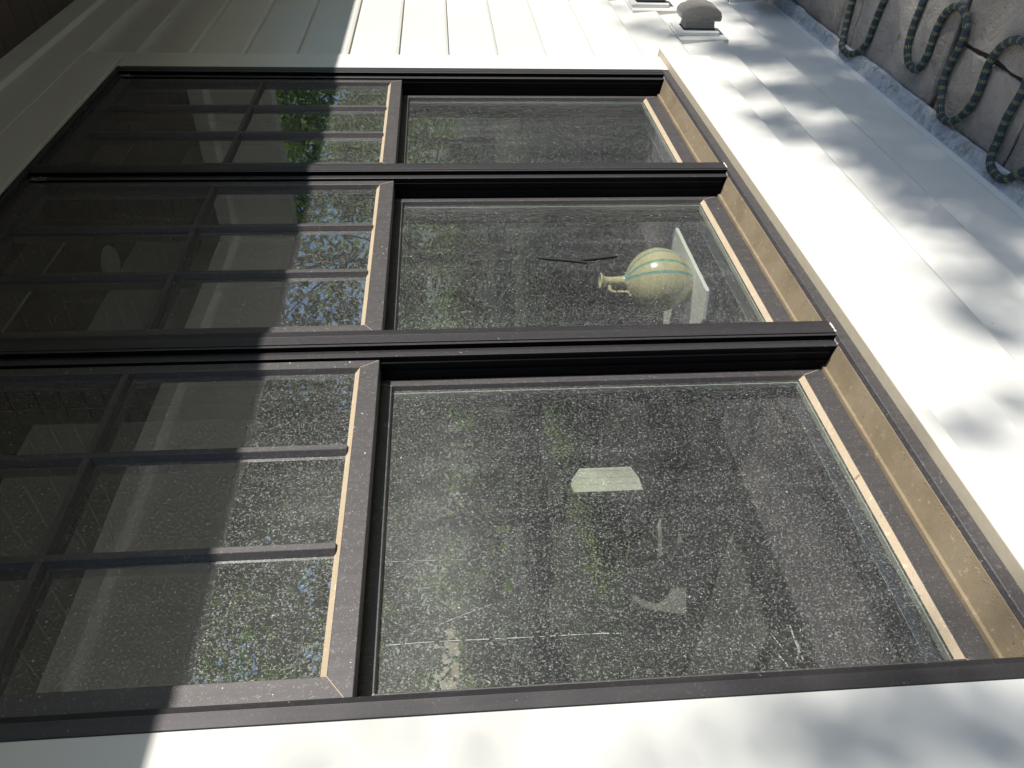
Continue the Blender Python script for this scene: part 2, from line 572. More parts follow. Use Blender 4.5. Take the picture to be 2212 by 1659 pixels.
def build_patio():
    rng = random.Random(5)
    vs = []; fs = []; tone = []
    slabs = []
    def row(y1, y0, xs, rid):
        for a, b in zip(xs[:-1], xs[1:]):
            slabs.append((a, b, y1, y0, rid))
    row(0, -.235, [-3.2, -2.3, -1.5, -.55, .3, 1.10, 1.885, 2.292], 0)
    row(-.235, -.80, [-3.1, -2.2, -1.2, -.3, .5, 1.38, 2.300], 1)
    row(0, -.80, [2.305, 2.905], 2)
    row(0, -.42, [2.905, 3.04, 3.42, 4.1, 4.9, 5.6], 3)
    row(-.42, -.80, [2.905, 3.3, 4.0, 4.7, 5.6], 4)
    row(-.80, -1.34, [-3.2, -2.5, -1.6, -.7, .1, 1.0, 1.7, 2.5, 3.3, 4.2, 5.3], 5)
    row(-1.34, -1.93, [-3.1, -2.0, -1.1, -.1, .8, 1.5, 2.4, 3.1, 4.0, 4.7, 5.4], 6)
    for (a, b, y1, y0, r) in slabs:
        if True:
            gp = .005
            # boundary polygon with ragged edges
            poly = []
            def seg(p, q, n):
                for i in range(n):
                    t = i / n
                    x = p[0] + (q[0] - p[0]) * t; y = p[1] + (q[1] - p[1]) * t
                    w = noise.noise(Vector((x * 9, y * 9, r * 3.1 + a))) * .008 + noise.noise(Vector((x * 35, y * 35, a))) * .004
                    edge = min(t, 1 - t)
                    w *= min(1, edge * 8 + .3)
                    nx, ny = (q[1] - p[1]), -(q[0] - p[0])
                    l = math.hypot(nx, ny)
                    poly.append((x + nx / l * w, y + ny / l * w))
            A = (a + gp, y0 + gp); B = (b - gp, y0 + gp); C = (b - gp, y1 - gp); D = (a + gp, y1 - gp)
            sk = rng.uniform(-.02, .02) if r > 4 else 0
            B = (B[0] + sk, B[1]); A = (A[0] - sk * .4, A[1])
            for p, q in ((A, B), (B, C), (C, D), (D, A)):
                seg(p, q, max(4, int(math.hypot(q[0] - p[0], q[1] - p[1]) / .02)))
            cx = sum(p[0] for p in poly) / len(poly); cy = sum(p[1] for p in poly) / len(poly)
            n = len(poly); o = len(vs)
            tz = rng.uniform(-.003, .003)
            for rise, sc in ((-.05, 0.0), (-.006, 0.0), (0, .007), (0, .03)):
                for (x, y) in poly:
                    d = math.hypot(cx - x, cy - y)
                    k = min(.9, sc / d)
                    xx, yy = x + (cx - x) * k, y + (cy - y) * k
                    z = GZ + rise + tz + (noise.noise(Vector((xx * 6, yy * 6, 1))) * .004 if rise == 0 else 0)
                    vs.append((xx, yy, z))
            vs.append((cx, cy, GZ + tz))
            for L in range(3):
                for i in range(n):
                    j = (i + 1) % n
                    fs.append((o + L * n + i, o + L * n + j, o + (L + 1) * n + j, o + (L + 1) * n + i))
            for i in range(n):
                fs.append((o + 3 * n + i, o + 3 * n + (i + 1) % n, o + 4 * n))
            t = rng.uniform(.35, .62); w = rng.uniform(-.03, .05)
            tone.append((len(fs), (t + w, t, t - w, 1)))
    me = bpy.data.meshes.new('patio')
    me.from_pydata(vs, [], fs)
    me.materials.append(STONE)
    at = me.color_attributes.new('tone', 'FLOAT_COLOR', 'CORNER')
    fi = 0; k = 0
    for p in me.polygons:
        while p.index >= tone[k][0]: k += 1
        for li in p.loop_indices:
            at.data[li].color = tone[k][1]
    o = bpy.data.objects.new('patio', me); col.objects.link(o)
    tag(o, None, None, kind='structure')
build_patio()
jb = MB().box(-3.3, 5.6, -1.96, -.0, GZ - .05, GZ - .012).build('patio_bed', MORTAR)
tag(jb, None, None, kind='structure')

# ------------------------------------------------------------------ house wall
X0, X1 = .4478, 2.7315            # outer edges of the window group
ZB, ZT = .699, 2.575
wall = thing('house_wall', 'white lap sided house wall around the three black windows', 'wall', (1.6, .05, 0))
LAP0, EXPO = .027, .1805
def siding():
    mb = MB()
    rng = random.Random(3)
    k = 0
    z = LAP0 - EXPO
    while z < 2.8:
        zb = max(z, -.004); zt = min(z + EXPO + .012, 2.84)
        spans = []
        if zb >= .50 and zb < 2.70:
            spans = [(-4.0, .30), (2.89 if zb < .62 else 2.868, 3.72)]
        else:
            spans = [(-4.0, 3.72)]
        for (a, b) in spans:
            cuts = [a]
            if b - a > 3:
                x = a + rng.uniform(.8, 3.0)
                while x < b - .5:
                    if x < 0: cuts.append(x)
                    x += rng.uniform(2.2, 3.6)
            cuts.append(b)
            for c0, c1 in zip(cuts[:-1], cuts[1:]):
                e = .0006
                prof = [(.0045, zb + .0095), (.0078, zb), (.026, zb), (.0325, zt), (.0225, zt)]
                mb.prism(prof, 'x', c0 + e, c1 - e)
        z += EXPO
    return mb
siding().build('siding', WHITE, wall)
sh = MB()
sh.box(-4, X0 + .004, .031, .12, -.1, 3.2); sh.box(X1 - .004, 6.5, .031, .12, -.1, 3.2)
sh.box(X0 + .004, X1 - .004, .031, .12, -.1, ZB - .012); sh.box(X0 + .004, X1 - .004, .031, .12, ZT - .004, 3.2)
sh.build('sheathing', ROOM_DARK, wall)
CX0, CX1 = .318, 2.872
cs = MB()
cs.box(CX0, X0 - .0005, 0, .030, .699, 2.586)
cs.build('side_casing', WHITE_CLEAN, wall, bev=.0015)
cs = MB(); cs.box(X1 + .0005, CX1, 0, .030, .699, 2.586); cs.build('side_casing', WHITE_CLEAN, wall, bev=.0015)
MB().box(CX0, CX1 + .004, -.001, .030, 2.5875, 2.716).box(X0 + .0005, X1 - .0005, .0015, .030, ZT + .001, 2.5875).build('head_casing', WHITE_CLEAN, wall, bev=.0015)
MB().prism([(-.024, .664), (-.0245, .6955), (-.0228, .6975), (.0, .6995), (.028, .6995), (.028, .664)], 'x', .292, 2.895).build('sill_nose', NOSE, wall, bev=.001)
MB().box(.318, 2.893, .0015, .030, .507, .6635).build('sill_apron', WHITE_CLEAN, wall, bev=.0012)
MB().prism([(-.004, 2.7185), (-.004, 2.846), (.03, 2.846), (.03, 2.7185)], 'x', -4, 6.5).build('frieze_board', WHITE_CLEAN, wall, bev=.003)
MB().prism([(-.0045, 2.846), (-.008, 2.8475), (-.017, 2.856), (-.018, 2.862), (-.018, 2.943), (.03, 2.943), (.03, 2.8465)], 'x', -4, 6.5).build('crown_board', WHITE_CLEAN, wall)

pil = thing('pilaster', 'white square corner pilaster at far end of wall', 'pilaster', (3.8, 0, 0))
MB().box(3.692, 3.95, -.030, .030, .188, 2.94).build('shaft', WHITE_CLEAN, pil, bev=.003)
MB().box(3.676, 3.966, -.042, .030, .0, .186).build('base_block', WHITE_CLEAN, pil, bev=.003)
wall2 = MB().box(3.95, 6.5, .012, .0305, 0, 2.94).build('end_wall', WHITE, wall)

fl = MB()
rng = random.Random(8)
xs = [-3 + i * .02 for i in range(int(6.68 / .02) + 1)]
o = 0
prof0 = [(.020, .012), (.008, -.003), (-.001, -.008), (-.026, -.015), (-.031, -.017), (-.0325, -.030)]
for x in xs:
    wv = noise.noise(Vector((x * 4, 0, 0))) * .003 + noise.noise(Vector((x * 14, 0, 2))) * .0015
    lap = .0025 if (x % 1.12) < .56 else 0
    dent = -.004 * math.exp(-((x - 2.87) / .05) ** 2) - .003 * math.exp(-((x - 2.16) / .04) ** 2)
    for i, (y, z) in enumerate(prof0):
        k = i / 5
        fl.v.append((x, y + wv * 1.5 * k - lap * k * 3, z + wv * k + lap + dent * k))
n = len(prof0)
for i in range(len(xs) - 1):
    for j in range(n - 1):
        a = i * n + j
        fl.f.append((a, a + 1, a + n + 1, a + n)); fl.m.append(0)
fo = fl.build('metal_flashing', GALV)
sm = fo.modifiers.new('thick', 'SOLIDIFY'); sm.thickness = .0012
tag(fo, 'stained galvanised metal flashing strip along the foot of the white wall', 'flashing')

# ------------------------------------------------------------------ porch roof over the wall
BEAMW = m_white('white_beam_paint', (.88, .87, .83), .5)
porch = thing('porch_roof', 'porch roof with dark board soffit and white beam above the windows', 'porch roof', (1, -.8, 2.94))
sf = MB()
x = -1.3 - .132 * 0
while x < 4.57:
    w = .132
    sf.prism([(x + .001, 2.948), (x + .006, 2.9435), (x + w - .006, 2.9435), (x + w - .001, 2.948), (x + w - .001, 2.965), (x + .001, 2.965)], 'y', -1.76, .02)
    x += w
sf.build('soffit', SOFFIT, porch)
MB().box(-1.4, 4.9, -2.0, .03, 2.966, 3.05).build('roof_deck', BEAM_DARK, porch)
MB().prism([(-1.64, 2.482), (-1.64, 2.83), (-1.63, 2.845), (-1.605, 2.86), (-1.605, 2.943), (-1.76, 2.943), (-1.76, 2.482)], 'x', -1.3, 4.70).build('beam', BEAMW, porch)
MB().prism([(4.57, 2.482), (4.57, 2.83), (4.56, 2.845), (4.54, 2.86), (4.54, 2.943), (4.70, 2.943), (4.70, 2.482)], 'y', -1.639, -.02).build('beam', WHITE_CLEAN, porch)

# ------------------------------------------------------------------ windows
SMEAR = m_plain('pale_smear', (.36, .39, .35), .8)
SMEAR_FAINT = m_plain('faint_smear', (.25, .27, .24), .8)
PITCH = .7535
YU, YUG = .016, .029       # upper sash front / glass
YL, YLG = .067, .078       # lower sash front / glass
def sash(mb, x0, x1, z0, z1, sl, sr, rb, rt, yf, yg, yb, d=.0018, db=.009):
    """closed rectangular ring: outer box x0..x1,z0..z1; stile widths sl,sr; rails rb,rt; glazing bevels"""
    c = .0009
    ix0, ix1, iz0, iz1 = x0 + sl, x1 - sr, z0 + rb, z1 - rt
    L = [(x0, x1, z0, z1, yb),
         (x0, x1, z0, z1, yf + c),
         (x0 + c, x1 - c, z0 + c, z1 - c, yf),
         (ix0 - c, ix1 + c, iz0 - c, iz1 + c, yf),
         (ix0, ix1, iz0, iz1, yf + c),
         (ix0 + d, ix1 - d, iz0 + db, iz1 - d, yg),
         (ix0 + d, ix1 - d, iz0 + db, iz1 - d, yb)]
    mb.loops(L, [0, 0, 0, 0, (1, 0, 0, 0), 0, 0])
    t = .0005
    for (ax, az, bx, bz) in ((x0 + .002, z0 + .002, ix0, iz0), (x1 - .002, z0 + .002, ix1, iz0), (x1 - .002, z1 - .002, ix1, iz1), (x0 + .002, z1 - .002, ix0, iz1)):
        l = math.hypot(bx - ax, bz - az); nx, nz = -(bz - az) / l * t, (bx - ax) / l * t
        mb.add([(ax - nx, yf - .00015, az - nz), (bx - nx, yf - .00015, bz - nz), (bx + nx, yf - .00015, bz + nz), (ax + nx, yf - .00015, az + nz)], [(0, 1, 2, 3)], 1)
    return ix0 + d, ix1 - d, iz0 + db, iz1 - d

def window(i, label, near):
    b = i * PITCH
    w = thing('double_hung_window', label, 'window', (b + .80, 0, .70), 'black double hung windows in a row')
    JR = 1.155 + b
    JL = .4785 + b
    fr = MB()
    # right jamb ridge
    z0j, z1j = .729, 2.56
    fr.prism([(JR, .0104), (JR + .001, .0095), (JR + .012, .0095), (JR + .0128, .0098), (JR + .0235, .0125), (JR + .0235, .12), (JR, .12)], 'z', z0j, z1j, side_m=[0, 0, 0, 0, 1, 0, 1])
    # left cover and face
    if i == 0:
        fr.prism([(.4478, .0), (.4485, -.0008), (.4672, -.0010), (.468, .0002), (.4686, .0000), (JL - .001, .0035), (JL, .0045), (JL, .12), (.4478, .12)], 'z', .7228, z1j)
    else:
        c0 = JL - .0540
        fr.prism([(c0, .0008), (c0 + .0008, 0), (c0 + .0052, 0), (c0 + .006, .0008), (c0 + .006, .0045), (c0 + .0082, .0045), (c0 + .0082, -.0002), (c0 + .009, -.001),
                  (c0 + .0305, -.001), (c0 + .0312, .0002), (c0 + .0320, -.0002), (JL - .001, .0035), (JL, .0045), (JL, .12), (c0, .12)], 'z', .7228, z1j, side_m=[0] * 14 + [1])
    if i == 2:   # right end of the group
        r0 = 2.6860
        fr.prism([(r0, .0008), (r0 + .0008, 0), (r0 + .013, 0), (r0 + .0138, .0008), (r0 + .0138, .0045), (r0 + .0162, .0045), (r0 + .0162, -.0002), (r0 + .017, -.001),
                  (X1 - .001, -.001), (X1, .0), (X1, .12), (r0, .12)], 'z', .7228, z1j, side_m=[0] * 11 + [1])
    fr.build('frame', [BRONZE, SHADED_SIDE], w)
    xa = JL + .0002
    xb = JR - .0002
    # head with stepped front
    hx0 = .4478 if i == 0 else JL - .054
    hx1 = X1 if i == 2 else JR + .0232
    hd = MB().prism([(-.0012, 2.575), (-.0012, 2.5665), (.0035, 2.5650), (.0035, 2.5600), (.0095, 2.5600), (.0095, 2.5500), (.0150, 2.5485), (.12, 2.5485), (.12, 2.575)], 'x', hx0, hx1)
    hd.build('head', BRONZE, w)
    # ribbed jamb tracks
    for (X, s) in ((JR, -1), (JL, 1)):
        t = MB()
        xo = X
        pr = [(0, .0120), (.0012, .0120), (.0012, .0225), (.0042, .0235), (.0042, .0275), (.0012, .0285), (.0012, .041), (.0046, .042), (.0046, .047), (.0012, .048), (.0012, .0655), (0, .0655)]
        t.prism([(xo + s * p[0], p[1]) for p in pr], 'z', .741, 1.700)
        t.build('jamb_track', BRONZE_TRACK, w)
    # sill: sloping dusty top, front strip
    sx0 = hx0 if i else .4478
    sx1 = hx1
    s = MB()
    s.prism([(.0, .700), (-.0002, .7212), (.0008, .7225), (.0092, .7262), (.0092, .700)], 'x', sx0 + .0002, sx1 - .0002)
    s.prism([(.0094, .7275), (.060, .7385), (.060, .7448), (.067, .7456), (.12, .7456), (.12, .700), (.0094, .700)], 'x', xa, xb, 1)
    so = s.build('sill', [BRONZE_DUSTY, DUST], w)
    cr = MB(); rc = random.Random(40 + i)
    for q in range(420):
        x = rc.uniform(xa, xb)
        tt = abs(rc.gauss(0, .16)) if q % 3 else rc.uniform(0, 1)
        yy = .0100 + min(tt, 1) * .048 + noise.noise(Vector((x * 30, 0, 0))) * .002
        r = rc.uniform(.0004, .0016) * (1 if q % 3 else .6)
        zz = .7275 + (yy - .0094) * .2174
        cr.add([(x - r, yy, zz), (x + r * .6, yy - r, zz), (x + r, yy + r, zz), (x, yy, zz + r * 1.1)], [(0, 1, 3), (1, 2, 3), (2, 0, 3)])
    tag(cr.build('dirt_crumbs', DUST, w), None, None, kind='stuff')
    # upper sash
    up = MB()
    gx0, gx1, gz0, gz1 = sash(up, JL - .008, JR - .0015, 1.6326, 2.553, .0435 - .0, .0205, .0354, .044, YU, YUG, .052, d=.0022, db=.010)
    us = up.build('upper_sash', [BRONZE_DUSTY if near else BRONZE_DUSTY, DUST_LIGHT], w)
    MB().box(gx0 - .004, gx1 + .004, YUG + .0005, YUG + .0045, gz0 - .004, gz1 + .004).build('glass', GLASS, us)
    # muntins outside
    def munt_v(xc):
        m = MB()
        hw = .0058
        m.prism([(xc - hw - .0045, YUG), (xc - hw, YU + .0018), (xc - hw + .0008, YU + .001), (xc + hw - .0008, YU + .001), (xc + hw, YU + .0018), (xc + hw + .0045, YUG)], 'z', gz0 - .002, gz1 + .002)
        m.box(xc - .011, xc + .011, YUG + .006, .053, gz0 - .003, gz1 + .003)
        m.build('muntin', BRONZE_DUSTY, us)
    for q in (1 / 3, 2 / 3):
        munt_v(gx0 + (gx1 - gx0) * q)
    zc = (gz0 + gz1) / 2
    xs3 = [gx0] + [gx0 + (gx1 - gx0) * q for q in (1 / 3, 2 / 3)] + [gx1]
    m = MB(); hw = .0058
    m.prism([(YUG, zc - hw - .0045), (YU + .0021, zc - hw), (YU + .0014, zc - hw + .0008), (YU + .0014, zc + hw - .0008), (YU + .0021, zc + hw), (YUG, zc + hw + .0045)], 'x', gx0 - .002, gx1 + .002)
    m.box(gx0 - .003, gx1 + .003, YUG + .0065, .0525, zc - .011, zc + .011)
    m.build('muntin', BRONZE_DUSTY, us)
    # lower sash
    lo = MB()
    lx0, lx1, lz0, lz1 = sash(lo, JL - .008, JR - .0012, .7462, 1.668, .0435, .0185, .0420, .0560, YL, YLG, .108, d=.0018, db=.009)
    ls = lo.build('lower_sash', [BRONZE_DUSTY, DUST_LIGHT], w)
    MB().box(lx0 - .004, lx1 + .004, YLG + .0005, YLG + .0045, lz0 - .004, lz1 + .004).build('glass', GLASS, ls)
    if i == 0:
        def pt(px, py):
            d = fwd * 1661 + right * (px - 1106) + down * (py - 829.5)
            return CAM + d * ((YLG - .0003 + .91) / d.y)
        for (line, wd) in ((((830, 1394), (960, 1385), (1130, 1377), (1280, 1369), (1342, 1368)), .0008), (((822, 1214), (890, 1212), (1000, 1209)), .0005),
                           (((948, 1350), (1000, 1328), (1058, 1307)), .0006), (((1706, 1350), (1718, 1385), (1735, 1425)), .0016), (((1720, 1385), (1726, 1400), (1722, 1422)), .0014),
                           (((1668, 1372), (1690, 1400)), .0008), (((1680, 1412), (1704, 1440)), .0009)):
            m_ = MB()
            P = catmull([pt(*q) for q in line], 14)
            rs = random.Random(len(P))
            for a_, b_ in zip(P[:-1], P[1:]):
                if rs.random() < .25: continue
                u = (b_ - a_).normalized().cross(Vector((0, 1, 0))) * wd * rs.uniform(.4, 1)
                m_.add([a_ - u, b_ - u, b_ + u, a_ + u], [(0, 1, 2, 3)])
            m_.build('smear', SMEAR_FAINT if wd > .001 else SMEAR, ls)
    sp = MB().loops([(lx0 - .002, lx1 + .002, lz0 - .002, lz1 + .002, YLG + .006), (lx0 + .002, lx1 - .002, lz0 + .002, lz1 - .002, YLG + .006),
                     (lx0 + .002, lx1 - .002, lz0 + .002, lz1 - .002, YLG + .018), (lx0 - .002, lx1 + .002, lz0 - .002, lz1 + .002, YLG + .018)], [0, 0, 0, 0])
    sp.build('spacer', SPACER, ls)
    # cobweb wisps in the top corners
    cw = MB(); rw = random.Random(70 + i)
    for q in range(16):
        a_ = Vector((JR - rw.uniform(.0, .012), rw.uniform(.001, .012), 2.545 - rw.uniform(0, .035)))
        b_ = a_ + Vector((rw.uniform(-.012, .014), rw.uniform(-.004, .004), -rw.uniform(-.004, .02)))
        v_, f_, _ = tube([a_, (a_ + b_) / 2 + Vector((0, 0, rw.uniform(-.003, .003))), b_], .0006, 5)
        cw.add(v_, f_)
    cw.build('cobweb', SMEAR, w)
    # inner stool
    MB().prism([(.121, .745), (.121, .772), (.172, .775), (.177, .772), (.177, .752), (.171, .745)], 'x', xa - .02, xb + .02).build('stool', STOOL, w)
    MB().box(xa - .02, xa, .121, .16, .776, 2.60).box(xb, xb + .02, .121, .16, .776, 2.60).build('inner_casing', BEAM_DARK, w)
    # caulk bits where the mull meets the sill
    ck = MB()
    rg = random.Random(i)
    for (cx, wd) in ((JR + .004, .016),) + (((JL - .045, .030),) if i else ()):
        for q in range(7):
            x = cx + wd * q / 7; zz = .7245 if wd < .02 else .7222
            r = rg.uniform(.0008, .0021)
            ck.box(x, x + wd / 7 * 1.1, -.0022 if wd > .02 else .0078, .004 if wd > .02 else .012, zz - r, zz + r)
    ck.build('caulk', CAULK, w)
    return w
window(0, 'nearest black double hung window, with a sunlit patch of pale planks behind its lower pane', True)
window(1, 'middle black double hung window, with the striped vase standing behind its lower pane', False)
window(2, 'farthest black double hung window, beside the white casing near the outlet boxes', False)

# ------------------------------------------------------------------ room behind the glass
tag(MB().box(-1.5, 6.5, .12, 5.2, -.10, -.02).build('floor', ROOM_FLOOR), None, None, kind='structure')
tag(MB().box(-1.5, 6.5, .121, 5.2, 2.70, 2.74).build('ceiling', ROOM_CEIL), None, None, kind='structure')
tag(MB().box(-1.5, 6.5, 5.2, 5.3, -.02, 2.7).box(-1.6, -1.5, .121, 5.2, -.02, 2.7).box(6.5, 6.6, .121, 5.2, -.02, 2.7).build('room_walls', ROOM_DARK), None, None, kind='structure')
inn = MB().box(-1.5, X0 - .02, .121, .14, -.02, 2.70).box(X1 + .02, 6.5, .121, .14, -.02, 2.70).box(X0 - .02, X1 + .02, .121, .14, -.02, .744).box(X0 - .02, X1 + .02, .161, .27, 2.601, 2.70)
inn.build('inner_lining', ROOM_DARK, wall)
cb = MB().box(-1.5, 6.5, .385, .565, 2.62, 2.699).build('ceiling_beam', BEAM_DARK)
tag(cb, 'dark wooden beam across the pale ceiling inside, behind the upper panes', 'beam')
dl = MB()
lathe(dl, [(.0001, -.018), (.045, -.018), (.058, -.012), (.062, 0)], 32, 2.30, .50, 2.619)
dlo = dl.build('ceiling_disc', m_plain('white_disc', (.9, .88, .8), .5), smooth=True)
tag(dlo, 'small pale round disc on the dark beam, seen through the middle window', 'smoke alarm')

# side table and vase behind the middle window
tb = thing('side_table', 'small white side table under the striped vase inside the middle window', 'side table', (1.68, .33, -.02))
MB().prism([(1.565, .150), (1.903, .152), (1.82, .50), (1.66, .50), (1.545, .225)], 'z', .845, .855).build('table_top', TABLE_W, tb, bev=.002)
lathe_pts = [(.001, .0), (.15, .0), (.15, .02), (.03, .04), (.022, .10), (.022, .84), (.05, .862), (.001, .864)]
pd_ = MB(); lathe(pd_, lathe_pts, 28, 1.66, .38, -.02)
pd_.build('pedestal', BEAM_DARK, tb, smooth=True)
vs = thing('vase', 'round bellied yellow vase with turquoise stripes and a small neck handle', 'vase', (1.70, .205, .8562))
vs.scale = (.625, .625, .85)
prof = [(.001, .001), (.060, .001), (.072, .006), (.105, .030), (.128, .062), (.137, .095), (.134, .120), (.120, .147), (.095, .170), (.062, .188), (.034, .198), (.022, .206), (.0185, .222), (.0175, .245), (.019, .262), (.026, .272), (.034, .277), (.035, .281), (.028, .281), (.016, .272), (.012, .25)]
vp = catmull([Vector((a, b, 0)) for a, b in prof], 4)
vb = MB(); lathe(vb, [(p.x, p.y) for p in vp], 48)
bo = vb.build('body', VASE, None, smooth=True); bo.parent = vs
HA = R(138)
hp = [Vector((.017, 0, .252)), Vector((.040, 0, .250)), Vector((.050, 0, .232)), Vector((.048, 0, .205)), Vector((.056, 0, .190)), Vector((.068, 0, .184)), Vector((.060, 0, .178))]
hp = [Matrix.Rotation(HA, 3, 'Z') @ p for p in hp]
v_, f_, _ = tube(catmull(hp, 6), .0062, 10)
ho = MB().add(v_, f_).build('handle', VASE, None, smooth=True); ho.parent = vs

# sun patch on inside planks, its outline built into the shape of pale slats
def planked_patch():
    t = thing('sunlit_patch', 'sunlit patch of pale planks, shaped as slats inside the nearest window', 'sunlit patch', (1.5, 1.0, 1.2))
    y = .62
    k = (.91 + y) / .91
    xa, xb = .790 * k, .842 * k
    za, zb = 1.503 + (1.200 - 1.503) * k, 1.503 + (1.316 - 1.503) * k
    body = MB()
    n = 4
    ws = [0, .30, .56, .86, 1.0]
    for i in range(n):
        a = xa + (xb - xa) * ws[i]; b_ = xa + (xb - xa) * ws[i + 1]
        ta, tb_ = ws[i], ws[i + 1]
        zh = lambda t: zb - (.008 * (1 - t / .4) if t < .4 else .034 * (t - .4) / .6)
        zl = lambda t: za + (.004 if t < .5 else .004 + .016 * (t - .5) / .5)
        body.prism([(a + .0006, zl(ta)), (b_ - .0006, zl(tb_)), (b_ - .0006, zh(tb_)), (a + .0006, zh(ta))], 'y', y + .0006 * i, y + .012)
    body.build('sunlit_planks', m_plain('sunlit_plank_cream', (.42, .44, .35), .7, .45, 14), t)
    MB().box(xa + .001, xb - .001, y + .0125, y + .10, za + .022, zb - .036).build('back', ROOM_DARK, t)
planked_patch()

def flat_piece(name, poly, y, th, m, parent):
    f3 = [at(px, py, y) for px, py in poly]
    n = len(f3)
    bk = [p + Vector((0, th, 0)) for p in f3]
    return MB().add(f3 + bk, [tuple(range(n)), tuple(range(2 * n - 1, n - 1, -1))] + [(i, (i + 1) % n, n + (i + 1) % n, n + i) for i in range(n)]).build(name, m, parent)
def at(px, py, y):       # point seen at photo position (2212 px wide scale), at depth y
    d = fwd * 1661 + right * (px - 1106) + down * (py - 829.5)
    return CAM + d * ((y + .91) / d.y)
CHAIRM = m_plain('pale_chair', (.115, .125, .105), .7, .1)
chr_ = thing('chair', 'pale curved chair seen faintly through the nearest lower pane', 'chair', (1.6, .8, .6))
flat_piece('backrest', [(1466, 1146), (1474, 1165), (1480, 1200), (1483, 1262), (1482, 1328), (1440, 1322), (1412, 1318), (1388, 1312), (1364, 1290), (1368, 1284), (1392, 1297), (1420, 1304), (1441, 1290), (1455, 1255), (1460, 1200)], .75, .03, CHAIRM, chr_)
flat_piece('post', [(1421, 1126), (1428, 1120), (1431, 1215), (1423, 1217)], .80, .02, CHAIRM, chr_)
# dark crossed twigs in front of the vase
tw = MB()
def at(px, py, y):       # point seen at photo position (2212 px wide scale), at depth y
    d = fwd * 1661 + right * (px - 1106) + down * (py - 829.5)
    return CAM + d * ((y + .91) / d.y)
for (a, c, b_) in (((1160, 556.5), (1230, 562.5), (1268, 567)), ((1232, 564), (1290, 558), (1333, 553))):
    P = catmull([at(a[0], a[1], YLG - .003), at(c[0], c[1], YLG - .003), at(b_[0], b_[1], YLG - .003)], 8)
    n_ = len(P)
    v_, f_, _ = tube(P, lambda k, L, n_=n_: .0005 + .0030 * math.sin(math.pi * (k + .3) / (n_ + .5)) ** .7, 8)
    tw.add(v_, f_)
two = tw.build('twig', DARKSTICK, smooth=True)
tag(two, 'thin dark crossed twigs stuck on the middle lower pane above the vase mouth', 'twig')

# ------------------------------------------------------------------ outlet boxes
def outlet(dx, dz, label, first=None):
    t = thing('outlet_box', label, 'outlet box', (3.2 + dx, 0, .48 + dz), 'weatherproof outlet boxes on the wall')
    def B(mb, name, m, **k):
        for i, v in enumerate(mb.v):
            mb.v[i] = (v[0] + dx, v[1], v[2] + dz)
        return mb.build(name, m, t, **k)
    B(MB().box(3.085, 3.275, .003, .028, .372, .566), 'backing_plate', WHITE)
    B(MB().box(3.130, 3.270, -.012, .0029, .398, .562), 'mounting_block', WHITE_CLEAN, bev=.003)
    B(MB().box(3.160, 3.235, -.0145, -.0122, .410, .537), 'gasket', GASKET)
    B(MB().prism([(-.0147, .412), (-.0147, .535), (-.030, .532), (-.050, .528), (-.050, .416)], 'x', 3.162, 3.233), 'box', GREYBOX, bev=.003)
    # hood: rounded profile in (y,z)
    pr = [(-.044, .392), (-.044, .545), (-.058, .556), (-.076, .556), (-.090, .545), (-.099, .520), (-.104, .488), (-.103, .450), (-.094, .418), (-.078, .398), (-.060, .391)]
    B(MB().prism(pr, 'x', 3.152, 3.243), 'hood', PLASTIC, bev=.006)
    B(MB().box(3.149, 3.1515, -.072, -.060, .41, .52), 'hood_rib', PLASTIC, bev=.001)
    B(MB().box(3.150, 3.154, -.052, -.041, .435, .475), 'latch', GREYBOX, bev=.001)
    return t
outlet(0, 0, 'smoky plastic outlet box with hood, nearer one right of the windows')
outlet(.395, .108, 'outlet box cut off by the photo edge, higher and farther one')

# ------------------------------------------------------------------ hose on the stones
HP = [(2.985, -.26), (2.97, -.176), (2.967, -.14), (2.961, -.1), (2.944, -.059), (2.916, -.029), (2.87, -.021), (2.835, -.026), (2.794, -.046), (2.77, -.085), (2.764, -.123), (2.76, -.163), (2.755, -.2), (2.747, -.233),
      (2.738, -.32), (2.72, -.46), (2.63, -.53), (2.54, -.46), (2.518, -.35), (2.515, -.291), (2.517, -.259), (2.521, -.226), (2.519, -.188), (2.511, -.153), (2.495, -.128), (2.464, -.108), (2.421, -.108), (2.4, -.132), (2.39, -.165), (2.391, -.2), (2.392, -.23), (2.387, -.263), (2.373, -.295), (2.341, -.318), (2.307, -.321), (2.274, -.309), (2.252, -.286), (2.247, -.261), (2.248, -.231), (2.256, -.195), (2.262, -.159), (2.261, -.124), (2.248, -.096), (2.226, -.068), (2.196, -.049), (2.155, -.045), (2.126, -.062), (2.104, -.096), (2.089, -.136), (2.087, -.17), (2.092, -.204), (2.093, -.233), (2.085, -.264), (2.066, -.293), (2.033, -.315), (1.995, -.322), (1.965, -.314), (1.94, -.290), (1.923, -.256), (1.921, -.218), (1.927, -.182), (1.932, -.151), (1.931, -.116), (1.928, -.083), (1.918, -.052), (1.895, -.028), (1.860, -.016), (1.823, -.020), (1.795, -.044), (1.777, -.07), (1.765, -.11), (1.76, -.17), (1.74, -.24), (1.69, -.29), (1.62, -.30)]
hpts = []
for (x, y) in HP:
    over = max(0, min(1, (y + .075) / .045))
    hpts.append(Vector((x, y, GZ + .013 + over * .015)))
hc = catmull(hpts, 7)
v_, f_, uv_ = tube(hc, lambda k, L: .0112 + .0005 * math.sin(L * 520) + .0005 * noise.noise(Vector((L * 60, 0, 0))), 16)
me = bpy.data.meshes.new('garden_hose')
me.from_pydata([tuple(v) for v in v_], [], f_)
me.materials.append(HOSE)
ul = me.uv_layers.new(name='uv')
for k, (u, v) in enumerate(uv_):
    ul.data[k].uv = (u, v)
me.polygons.foreach_set('use_smooth', [True] * len(me.polygons))
